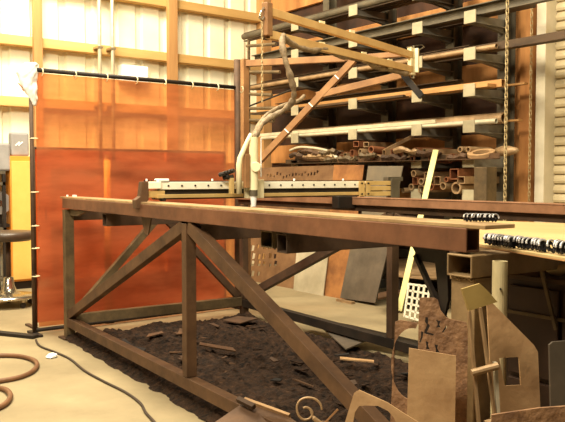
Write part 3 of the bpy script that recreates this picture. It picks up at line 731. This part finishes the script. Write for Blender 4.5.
# bent scrap on the left of that row
m = MB().rope(cr_spline([at(x, y, pY(4.96)) for x, y in ((290, 150.5), (298, 147.5), (308, 147.5), (320, 149), (330, 152), (337, 158))]), [.014]*6*4+[.02]*2, 8)
tag(m.build('bent_pipe', M_silver, smooth=True), 'bright bent pipe lying on the rack above the gantry', 'pipe')
for k, (pts, lab) in enumerate(((((296, 155), (305, 158), (316, 159), (324, 158)), 'upper bent rusty strip heaped on the rack left of centre'), (((299, 162), (310, 160.5), (322, 160.5), (334, 164)), 'lower bent rusty strip heaped on the rack left of centre'), (((297, 160), (299, 153), (303, 152), (310, 155)), 'curled dark strip at the left end of the rack heap'))):
    m = MB().rope(cr_spline([at(x, y, pY(4.97+.03*k)) for x, y in pts]), .028, 6)
    tag(m.build('bent_strip', M_rustd if k else M_rust), lab, 'scrap')
for k, (x, y, r) in enumerate(((326, 156.5, .03), (318, 154, .028), (309, 152.5, .03), (303, 163.5, .026), (299, 158, .026), (310, 159, .028), (316, 161, .026))):
    loose(x, y, r, 'rect', M_tuber if k % 2 else M_tube, .4, 5.0, *GB, yaw=random.uniform(-.5, .5))

random.seed(11)
for k in range(16):
    x0 = random.uniform(290, 330) if k < 9 else random.uniform(340, 460); y0 = random.uniform(151, 161); n_ = random.uniform(12, 26)
    Yk = 4.93+random.uniform(0, .04); P_s = [at(x0+n_*t, y0+random.uniform(-2.2, 2.2)*(t > 0), pY(Yk+.02*t)) for t in (0, .35, .7, 1)]
    tag(MB().rope(cr_spline(P_s, 4), [random.uniform(.016, .034) for _ in range(13)], 5).build('bent_strip', (M_tube, M_rustd, M_rust, M_legm)[k % 4]), 'short crumpled strip tangled in the heap on the second lowest rack row', 'scrap', 'crumpled strips in the rack heap')
# dark loose bar slanting below the fifth row
m = MB().bar(at(384, 151, pY(5.02)), at(413, 136, pY(5.3)), .03, .03)
tag(m.build('flat_bar', M_tube), 'loose bar slanting up behind the rack arms left of the yellow strip', 'bar stock')

# ------------------------------------------------------------------ leaning plates behind the table
def lean(k):
    b = V((0, 4.60-.022*k, 0)); t = V((0, 4.93-.022*k, 1.24)); d = (t-b).normalized()
    return (b, X3.cross(d).normalized())
L0, L1, L2, L3 = lean(0), lean(1), lean(2), lean(3)
holes = []
random.seed(3)
for k in range(17):
    x = 268+k*3.1; y = 176-.25*k+random.uniform(-2, 2.5); s = random.uniform(.8, 1.45)
    holes.append([(x-s*.5, y-s*1.2), (x+s*.8, y-s), (x+s*.4, y+s*1.1), (x-s*.9, y+s*1.4)])
for k in range(17):
    x = 253+(k % 5)*5.6+random.uniform(-.7, .7); y = 247+(k//5)*8.5+random.uniform(-1, 1); s = random.uniform(1.3, 2.3)
    holes.append([(x-s*.5, y-s*1.3), (x+s*.8, y-s), (x+s*.4, y+s*1.2), (x-s*.9, y+s*1.4)])
tag(MB().poly([pix([(255, 168), (334, 165), (329, 292), (245, 284)], L0)]+[pix(h, L0) for h in holes], L0, .008).build('steel_plate', M_plate1), 'brown steel plate with ragged burnt cut-outs leaning behind the gantry', 'plate')
tag(MB().poly([pix([(298, 232), (331, 230), (323, 296), (293, 294)], L2)], L2, .008).build('steel_plate', M_plate4), 'pale grey steel plate leaning behind the table', 'plate')
tag(MB().poly([pix([(334, 165), (364, 165), (347, 300), (322, 297)], L1)], L1, .006).build('steel_plate', M_plate2), 'orange rusted steel plate leaning between the pale and dark plates', 'plate')
tag(MB().poly([pix([(368, 166), (403, 166), (385, 258), (372, 300), (350, 299)], L0)], L0, .006).build('steel_plate', M_plate5), 'grey steel plate with orange blotch leaning behind the gantry end', 'plate')
tag(MB().poly([pix([(353, 234), (391, 236), (375, 303), (340, 298)], L3)], L3, .008).build('steel_plate', M_plate3), 'dark grey steel plate leaning behind the table beside the orange one', 'plate')
p = at(347, 301, pZ(0))
tag(MB().box((p.x-.05, p.y-.09, 0), (p.x+.16, p.y-.05, .022)).build('wood_block', M_tube), 'small wood block on the floor at the foot of the leaning plates', 'block')
a = at(433, 158, pY(4.93)); b = at(398.5, 313, pZ(0.0))
d = (at(436, 150, pY(4.93))-b).normalized()
tag(MB().bar(b+d*.02, at(436, 150, pY(4.93)), .05, .012, V((.35, -1, .3))).build('measuring_strip', M_strip), 'pale yellow wooden strip leaning from the floor against the rack', 'strip')
q = at(485.5, 167, pY(4.78))
sp = MB().sqtube((q.x, q.y, 0), (q.x, q.y, q.z), .12, .13, .008, Y3)
tag(sp.build('square_tube', M_legm, bevel=.004), 'thick upright grey square tube standing in front of the lowest rack row', 'tube')
# grate, boards on the floor behind
pg = (at(418, 324, pZ(0)), V((.3, -1, .28)).normalized())
m = MB()
for k in range(5):
    x0, x1 = 409+k*5.2, 404.5+k*5.2; m.bar(at(x0, 283+k*.6, pg), at(x1, 317+k*1.3, pg), .016, .012, pg[1])
for k in range(6):
    y = 284+k*6.4; m.bar(at(409-.9*k, y, pg), at(430-.9*k, y+3+k*.6, pg), .016, .012, pg[1])
tag(m.build('white_grate', M_grate), 'white square-barred grate standing on the floor behind the table', 'grate')
for k, (pts, z, mm, lab) in enumerate((
    ([(392, 260), (420, 256), (452, 268), (452, 277), (426, 278), (396, 275)], .30, M_tube, 'brownish steel sheet lying on a low trestle behind the table'),
    ([(378, 293), (412, 286), (414, 291), (378, 298)], .15, M_rust, 'rusty board lying below the trestle sheet behind the table'))):
    pl = pZ(z); tag(MB().poly([pix(pts, pl)], pl, .015).build('steel_sheet' if k == 0 else 'steel_board', mm), lab, 'sheet')
tp = [at(x, y, pZ(.285)) for x, y in ((398, 262), (420, 258.5), (448, 269.5), (446, 276), (400, 274))]
lp = thing('low_trestle', V((sum(p.x for p in tp)/5, sum(p.y for p in tp)/5, 0)), 'low dark trestle holding the brownish sheet behind the table', 'trestle')
for k in (0, 2, 3, 4): MB().box((tp[k].x-.02, tp[k].y-.02, 0), (tp[k].x+.02, tp[k].y+.02, .24)).build('leg', M_black, lp)
for a, b in ((0, 2), (2, 3), (3, 4), (4, 0)): MB().bar(V((tp[a].x, tp[a].y, .262)), V((tp[b].x, tp[b].y, .262)), .04, .044).build('rail', M_black, lp)
MB().bar(V((tp[4].x, tp[4].y, .11)), V((tp[0].x, tp[0].y, .11)), .03, .04).build('shelf_rail', M_black, lp)

# ------------------------------------------------------------------ plywood board and small parts at the right end
zb = .905
pl = pZ(zb+.009)
bp = [at(432, 236.5, pl), at(565, 258, pl), at(640, 271, pl), at(680, 231, pl), at(600, 224.5, pl), at(450, 219, pl)]
b = thing('plywood_board', (bp[0]+bp[3])/2-Z3*.009, 'yellow plywood board lying across the right end of the cutting table', 'board')
MB().poly([bp], (bp[0], Z3), .006).build('board', M_ply, b)
eb = [p-Z3*.0061 for p in bp]
MB().poly([eb], (eb[0], Z3), .0028).build('lower_ply', M_plyedge, b)

def part_disc():
    m = MB(); n = 24; pts = []
    for i in range(n):
        t = 2*math.pi*i/n; r = .019 if (i//2) % 2 else .0145
        pts.append(V((0, r*math.cos(t), r*math.sin(t)+.0205)))
    m.poly([pts, [V((0, .006*math.cos(2*math.pi*i/12), .0205+.006*math.sin(2*math.pi*i/12))) for i in range(12)]], (V((0, 0, 0)), X3), .0035)
    r = thing('notched_disc', (0, 0, 0), 'x', 'cut part')
    m.build('disc', M_part, r)
    m = MB(); m.rope([V((.002, .0175*math.cos(math.pi*(i-1)/10), .0205+.0175*math.sin(math.pi*(i-1)/10))) for i in range(12)], .0026, 5)
    m.build('rim', M_partw, r)
    return r
proto = part_disc(); first = True
def discs(pa, pb_, n, z, scale, lab, grp, rot):
    global first
    a = at(*pa, pZ(z)); bb = at(*pb_, pZ(z))
    for k in range(n):
        p = a.lerp(bb, k/max(1, n-1)) + V((random.uniform(-.003, .003), random.uniform(-.004, .004), 0))
        if first:
            r = proto; first = False; r['label'] = lab; r['group'] = grp; r.location = p
        else:
            r = dup(proto, p-proto.location, 0, lab, grp)
        r.scale = (1.3, scale, scale); r.rotation_euler = (0, -.32+random.uniform(-.12, .12), rot+random.uniform(-.15, .15))
zs = .9905
discs((468, 221.5), (496, 222.0), 10, zs+.001, .62, 'small black notched disc in the row on the end of the long beam', 'notched discs on the beam end', -.25)
discs((490.5, 245), (515, 248.5), 10, zb+.0102, .95, 'black notched disc in the left row on the plywood board', 'notched discs in the left row', -.35)
discs((519, 248.5), (546, 252.5), 9, zb+.0102, .95, 'black notched disc in the middle row on the plywood board', 'notched discs in the middle row', -.35)
discs((554, 253.5), (572, 256.5), 5, zb+.0102, 1.0, 'grey-black notched disc in the row at the right edge on the plywood board', 'notched discs at the right edge', -.35)

# ------------------------------------------------------------------ dark cabinet under the board
kx = -1.45
kb = thing('tool_cabinet', (-1.0, 2.3, 0), 'dark brown cabinet standing under the plywood board', 'cabinet')
MB().box((kx, 2.02, .04), (-.5, 2.75, .80)).build('body', M_cab, kb, bevel=.004)
MB().box((kx-.01, 2.0, .80), (-.49, 2.77, .815)).build('top', M_rustd, kb, bevel=.002)
MB().box((kx+.02, 2.005, .50), (-1.255, 2.019, .78)).build('door', M_cab, kb, bevel=.003)
MB().box((-1.24, 2.005, .50), (-.52, 2.019, .78)).build('door', M_cab, kb, bevel=.003)
MB().box((kx+.02, 2.005, .08), (-1.255, 2.019, .485)).build('drawer', M_cab, kb, bevel=.003)
MB().box((-1.24, 2.005, .08), (-.52, 2.019, .485)).build('drawer', M_cab, kb, bevel=.003)
MB().box((kx+.03, 2.05, 0), (-.53, 2.7, .04)).build('plinth', M_black, kb)
pc = pD(2.15)
MB().box((kx, 1.996, .69), (-.5, 2.0049, .70)).build('trim_bar', M_legm, kb)
MB().bar(at(541, 268, pY(1.99)), at(556, 330, pY(1.99)), .008, .01).build('trim_bar', M_legm, kb)
m = MB().loft([(262.5, 549, 563, .5), (264, 545, 568, .9), (268, 544.5, 568, 1), (272, 547, 566, .8), (275, 552, 561, .4)], (at(555, 278, pD(2.31)), V((-CF.x, -CF.y, 0))), .045)
for v_ in m.bm.verts: pass
tag(m.build('cloth_rag', M_tan2, smooth=True), 'crumpled tan rag lying on top of the dark brown cabinet', 'rag')

# ------------------------------------------------------------------ scrap leaning on the near table leg
def face(px, d, yaw=0, tilt=.15):
    c = at(px, 350, pD(d)); h = V((-CF.x, -CF.y, 0)).normalized()
    n = Matrix.Rotation(yaw, 3, 'Z') @ h
    return (c, (n+Z3*tilt).normalized())
def foot(pl, x, zz=0.0):       # pixel row where the plate meets the floor
    lo, hi = 400., 1500.
    for _ in range(40):
        mid = (lo+hi)/2
        if at(x, mid, pl).z > zz: lo = mid
        else: hi = mid
    return lo
def fplate(name, top, xl, xr, pl, th, mm, lab, holes=(), cat='plate'):
    # 'top' runs from left to right; the plate is carried down to the floor between xl and xr
    pts = list(top)+[(xr, foot(pl, xr, .004)), (xl, foot(pl, xl, .004))]
    return tag(MB().poly([pix(pts, pl)]+[pix(h, pl) for h in holes], pl, th).build(name, mm), lab, cat)
pa = face(420, 1.98, -.25, .10)
ring = [(412+21*math.cos(t*math.pi/18), 366+36*math.sin(t*math.pi/18)) for t in range(36)]
arc = [(412+21*math.cos(math.radians(a)), 364+36*math.sin(math.radians(a))) for a in range(280, 79, -10)]
yb = foot(pa, 385, .004)
tag(MB().poly([pix([(395, 322), (400, 320), (418, 323)]+arc+[(417, 404), (420, yb), (382, yb)], pa)], pa, .008).build('steel_plate', M_tand), 'brown steel plate with a large round cut-out leaning on the table leg', 'plate')
pb2 = face(440, 1.90, -.2, .10)
def sl(*a): return list(a)
letters = [
    [(425.5, 317), (428, 317.5), (428, 323), (430, 326), (427, 332), (434, 334), (433, 336), (424, 333.5), (424.5, 331), (427, 325), (425, 322)],
    [(436, 320), (441, 321), (440, 323), (439.3, 325), (441, 328), (436, 327.5), (437.8, 325), (437.5, 322.5)],
    [(446, 325.5), (447.5, 327), (443, 333), (442, 332)],
    [(421, 331), (423.5, 332), (422.5, 338), (420.5, 343), (419, 342.5), (421, 337)],
    [(425.5, 341), (428.5, 342), (428, 345.5), (430, 350), (426, 349.5), (426.5, 346)],
    [(434.5, 344.5), (438, 345), (437.3, 348.5), (440, 353), (436, 353), (435.8, 349)]]
fplate('steel_plate', [(418.5, 322), (419.5, 298), (424, 297.5), (434.5, 298), (438, 300), (440.5, 310), (446, 317), (450, 319), (466.5, 322.5), (468, 330)], 414, 464, pb2, .008, M_tand, 'rust-speckled plate with letter-like cut-out slots leaning on the table leg', letters)
pbk = face(436, 2.03, -.2, .10)
fplate('steel_plate', [(420, 314), (446, 320)], 420, 446, pbk, .006, M_black, 'black backing sheet added to keep the cut-out slots of the speckled plate dark')  # added backing; its black stands in for the darkness behind the slots
pc2 = face(430, 1.84, -.15, .10)
fplate('steel_plate', [(409, 348), (456, 356)], 401, 452, pc2, .006, M_tan, 'plain tan rectangular plate at the front of the scrap pile')
# red-brown upright plate behind
pd2 = face(460, 1.985, -.1, .10)
# ladder frame
pe = face(480, 1.86, .1, .10)
lf = thing('ladder_frame', at(490, foot(pe, 500, 0), pe), 'narrow welded ladder frame with olive head plate leaning on the table leg', 'frame')
MB().poly([pix([(462, 289), (480, 283.5), (488, 291), (497.5, 302), (469, 311)], pe)], pe, .012).build('head_plate', M_olive, lf)
for (x0, y0, s) in ((469, 311, 9.5), (480, 307.5, 15)):
    x1 = x0+s*3; yb = foot(pe, x0+s*2.1, .02); fr = (yb-y0)/110
    MB().bar(at(x0, y0, pe), at(x0+s*fr, yb, pe), .006, .014, pe[1]).build('rail', M_tube, lf)
for (a, b) in (((471.5, 373), (498, 366)), ((485, 424), (512, 418))):
    MB().cyl(at(*a, (pe[0]+pe[1]*.016, pe[1])), at(*b, (pe[0]+pe[1]*.016, pe[1])), .009, 10).build('rung', M_tube, lf)
MB().bar(at(495, 362, pe), at(509, foot(pe, 509, .02), pe), .008, .014, pe[1]).build('rail', M_silver, lf)
# angled plate with notch
pf = face(510, 1.95, .05, .10)
tri = [(487, 302), (490, 300.5), (534, 345), (538, 352)]
notch = [(499, 358), (519, 357), (521, 385), (505, 386)]
yb = foot(pf, 545, .004)
tag(MB().poly([pix(tri+[(549, yb), (503, yb)], pf), pix(notch, pf)], pf, .007).build('steel_plate', M_tan), 'tan plate with a sloping top corner and square notch leaning beside the pale pole', 'plate')
# pale pole
q = at(500, 261, pD(2.03)); q0 = V((q.x, q.y, 0))
po = thing('pale_pole', q0, 'weathered pale round pole standing beside the near table leg', 'pole')
MB().pipe(q0, q, .0205, .016, 20).build('pole', M_pole, po, smooth=False)
MB().cyl(at(500.5, 289, pD(2.007)), at(500.5, 289, pD(2.02)), .003, 8).build('bolt', M_black, po)
# right edge panels
ph = face(560, 1.9, .1, .05)
fplate('steel_plate', [(549.5, 345), (553, 342), (600, 338)], 556, 606, ph, .008, M_plate3, 'grey-brown panel at the right edge in front of the dark cabinet')
pi_ = face(520, 1.72, .0, .06)
fplate('steel_plate', [(492, 415), (540, 408), (600, 404)], 492, 600, pi_, .008, M_tand, 'brown plate at the bottom right corner of the photo')
# flange with cut-out circle in front of the diagonal
pj = face(370, 1.70, -.2, .2)
arc = [(353, 432), (354, 417), (358, 407.5), (362, 406), (380, 407), (388, 412), (394, 418), (399, 430)]
fplate('flange_plate', [(345, 422), (354, 393), (359, 390), (388, 403), (398, 411), (420, 424), (424, 440)], 336, 424, pj, .010, M_tan, 'tan flange plate with a big curved cut-out at the bottom of the photo', [], 'plate') if False else None
yb = foot(pj, 345, .004)
tag(MB().poly([pix([(345, 422), (354, 393), (359, 390), (388, 403), (400, 411), (424, 426), (432, 450), (425, yb), (405, yb), (408, 470), (399, 430), (394, 418), (388, 411), (378, 406), (366, 405.5), (359, 406), (355, 412), (352, 428), (346, yb), (322, yb), (338, 440)], pj)], pj, .010).build('flange_plate', M_tan), 'tan flange plate with a big curved cut-out at the bottom of the photo', 'plate')
# second ring bottom
pk = face(415, 1.86, -.1, .2)
yb = foot(pk, 400, .004)
rg = [(412+17*math.cos(t*math.pi/16), 424-11*math.sin(t*math.pi/16)) for t in range(17)]
# scroll
ps = (at(310, 410, pD(2.55)), (V((-CF.x, -CF.y, 0)).normalized()+Z3*.25).normalized())
pts = []
for k in range(46):
    t = k/45; a = -2.2+t*7.6; r = 2.2+t*11.2
    pts.append(at(306+r*math.cos(a)*1.0, 409.5-r*math.sin(a)*.92, ps))
sc = thing('iron_scroll', at(309, foot(ps, 309, 0), ps), 'curled iron scroll standing in front of the slag', 'scroll')
fin = [at(x, y, ps) for x, y in ((306, 408.5), (309, 409), (312, 412), (314, 418), (317, 424), (322, 440))]+[at(328, foot(ps, 328, .01), ps)]
spir = [at(x, y, ps) for x, y in ((303, 408), (307, 407.4), (311, 410), (312.5, 414), (309.5, 418.5), (303.5, 419.5), (298.5, 415), (297, 407), (300, 400.5), (307, 397.7), (315, 399), (320.5, 404), (322, 410))]
MB().rope(cr_spline(spir, 4), .0042, 7).build('curl', M_tube, sc, smooth=True)
MB().rope(cr_spline([at(x, y, ps) for x, y in ((310.5, 410), (314, 418), (321, 424), (326, 436))]+[at(328, foot(ps, 328, .01), ps)], 5), [.004]*5+[.008]*5+[.01]*11, 7).build('stem', M_tube, sc)
MB().bar(at(322, 426, ps), at(338, 409, ps), .006, .008, ps[1]).build('leaf', M_boomd, sc)
# tray plate low at front
pt_ = (T(2.45, -.10, .16), V((.25, -.45, 1)).normalized())
t_ = thing('steel_tray', at(245, 415, pt_), 'rusty folded steel tray lying on the bottom rail of the table', 'tray')
MB().poly([pix([(212, 424), (246, 401), (288, 416), (300, 424), (300, 436), (206, 436)], pt_)], pt_, .006).build('pan', M_rust, t_)
MB().bar(at(245, 400.5, pt_), at(290, 417, pt_), .012, .03, pt_[1]).build('lip', M_tan, t_)
MB().bar(at(238, 399, (pt_[0]+Z3*.03, pt_[1])), at(254, 407, (pt_[0]+Z3*.03, pt_[1])), .02, .02, pt_[1]).build('hinge', M_rustd, t_)

# ------------------------------------------------------------------ hoses and cord on the floor
def floor_rope(pts, r, name, mm, lab, cat):
    P = [at(x, y, pZ(r)) for x, y in pts]
    return tag(MB().rope(cr_spline(P, 8), r, 8).build(name, mm, smooth=True), lab, cat)
floor_rope([(-25, 357), (0, 355.5), (18, 356), (31, 359), (37, 364), (33, 371), (20, 377), (0, 381), (-20, 384)], .014, 'rubber_hose', M_hose, 'upper loop of brown rubber hose on the floor at the left edge', 'hose')
floor_rope([(-25, 386), (-8, 387), (4, 389), (10, 394), (9, 400), (2, 406), (-12, 412)], .014, 'rubber_hose', M_hose, 'lower smaller loop of brown rubber hose on the floor at the left edge', 'hose')
floor_rope([(36, 340), (40, 346), (55, 352), (70, 359), (85, 371), (105, 382), (125, 392), (140, 403), (146, 413), (155, 423), (160, 432)], .007, 'power_cord', M_cord, 'thin dark power cord running across the floor at the left', 'cord')
a, b, c = at(-12, 333.5, pZ(0)), at(36, 338.5, pZ(0)), at(72, 342.5, pZ(0))
m = MB(); m.bar(a+Z3*.012, b+Z3*.012, .06, .024)
tag(m.build('floor_strip', M_black, bevel=.004), 'flat dark strip lying on the floor left of the curtain pole', 'strip')
floor_rope([(20, 308+11), (26, 322), (32, 323)], .006, 'wire_scrap', M_cord, 'short bent wire scrap on the floor below the stool', 'scrap') if False else None
q = at(52, 357.5, pZ(0)); m = MB()
m.lathe(q, [(.015, .002), (.034, .006), (.03, .018), (.012, .028), (.004, .03)], 11)
for v_ in m.bm.verts: v_.co += V((mnoise.noise(v_.co*60), mnoise.noise(v_.co*60+V((5, 0, 0))), 0))*.014
tag(m.build('paper_scrap', M_white), 'small crumpled white paper scrap on the floor beside the cord', 'paper')

# ------------------------------------------------------------------ light
def area(name, loc, target, w, h, e, col):
    l = bpy.data.lights.new(name, 'AREA'); l.shape = 'RECTANGLE'; l.size = w; l.size_y = h; l.energy = e; l.color = col
    o = bpy.data.objects.new(name, l); COL.objects.link(o); o.location = loc
    o.rotation_euler = (V(target)-V(loc)).to_track_quat('-Z', 'Y').to_euler(); return o
WARM = (1, .89, .67)
area('shop_and_fill_light', (-6.0, 1.4, 4.9), (-7.6, 2.4, 1.4), 2.4, 1.0, 470, WARM)
area('shop_and_fill_light', (-4.0, 2.2, 5.2), (-4.0, 2.6, 0), 2.4, .6, 280, WARM)
area('shop_and_fill_light', (-1.2, 2.4, 5.2), (-1.6, 2.6, 0), 2.0, .6, 130, WARM)
area('shop_and_fill_light', (-1.6, -.9, 4.2), (-4.6, 3.2, 1.0), 2.0, .8, 400, WARM)  # added front fill, no fixture there; lifts the camera-facing sides
w = bpy.data.worlds.new('world'); S.world = w; w.use_nodes = True
w.node_tree.nodes['Background'].inputs[0].default_value = (1, .78, .5, 1); w.node_tree.nodes['Background'].inputs[1].default_value = .11
S.view_settings.view_transform = 'Standard'; S.view_settings.look = 'None'; S.view_settings.exposure = 0.0; S.view_settings.gamma = 1
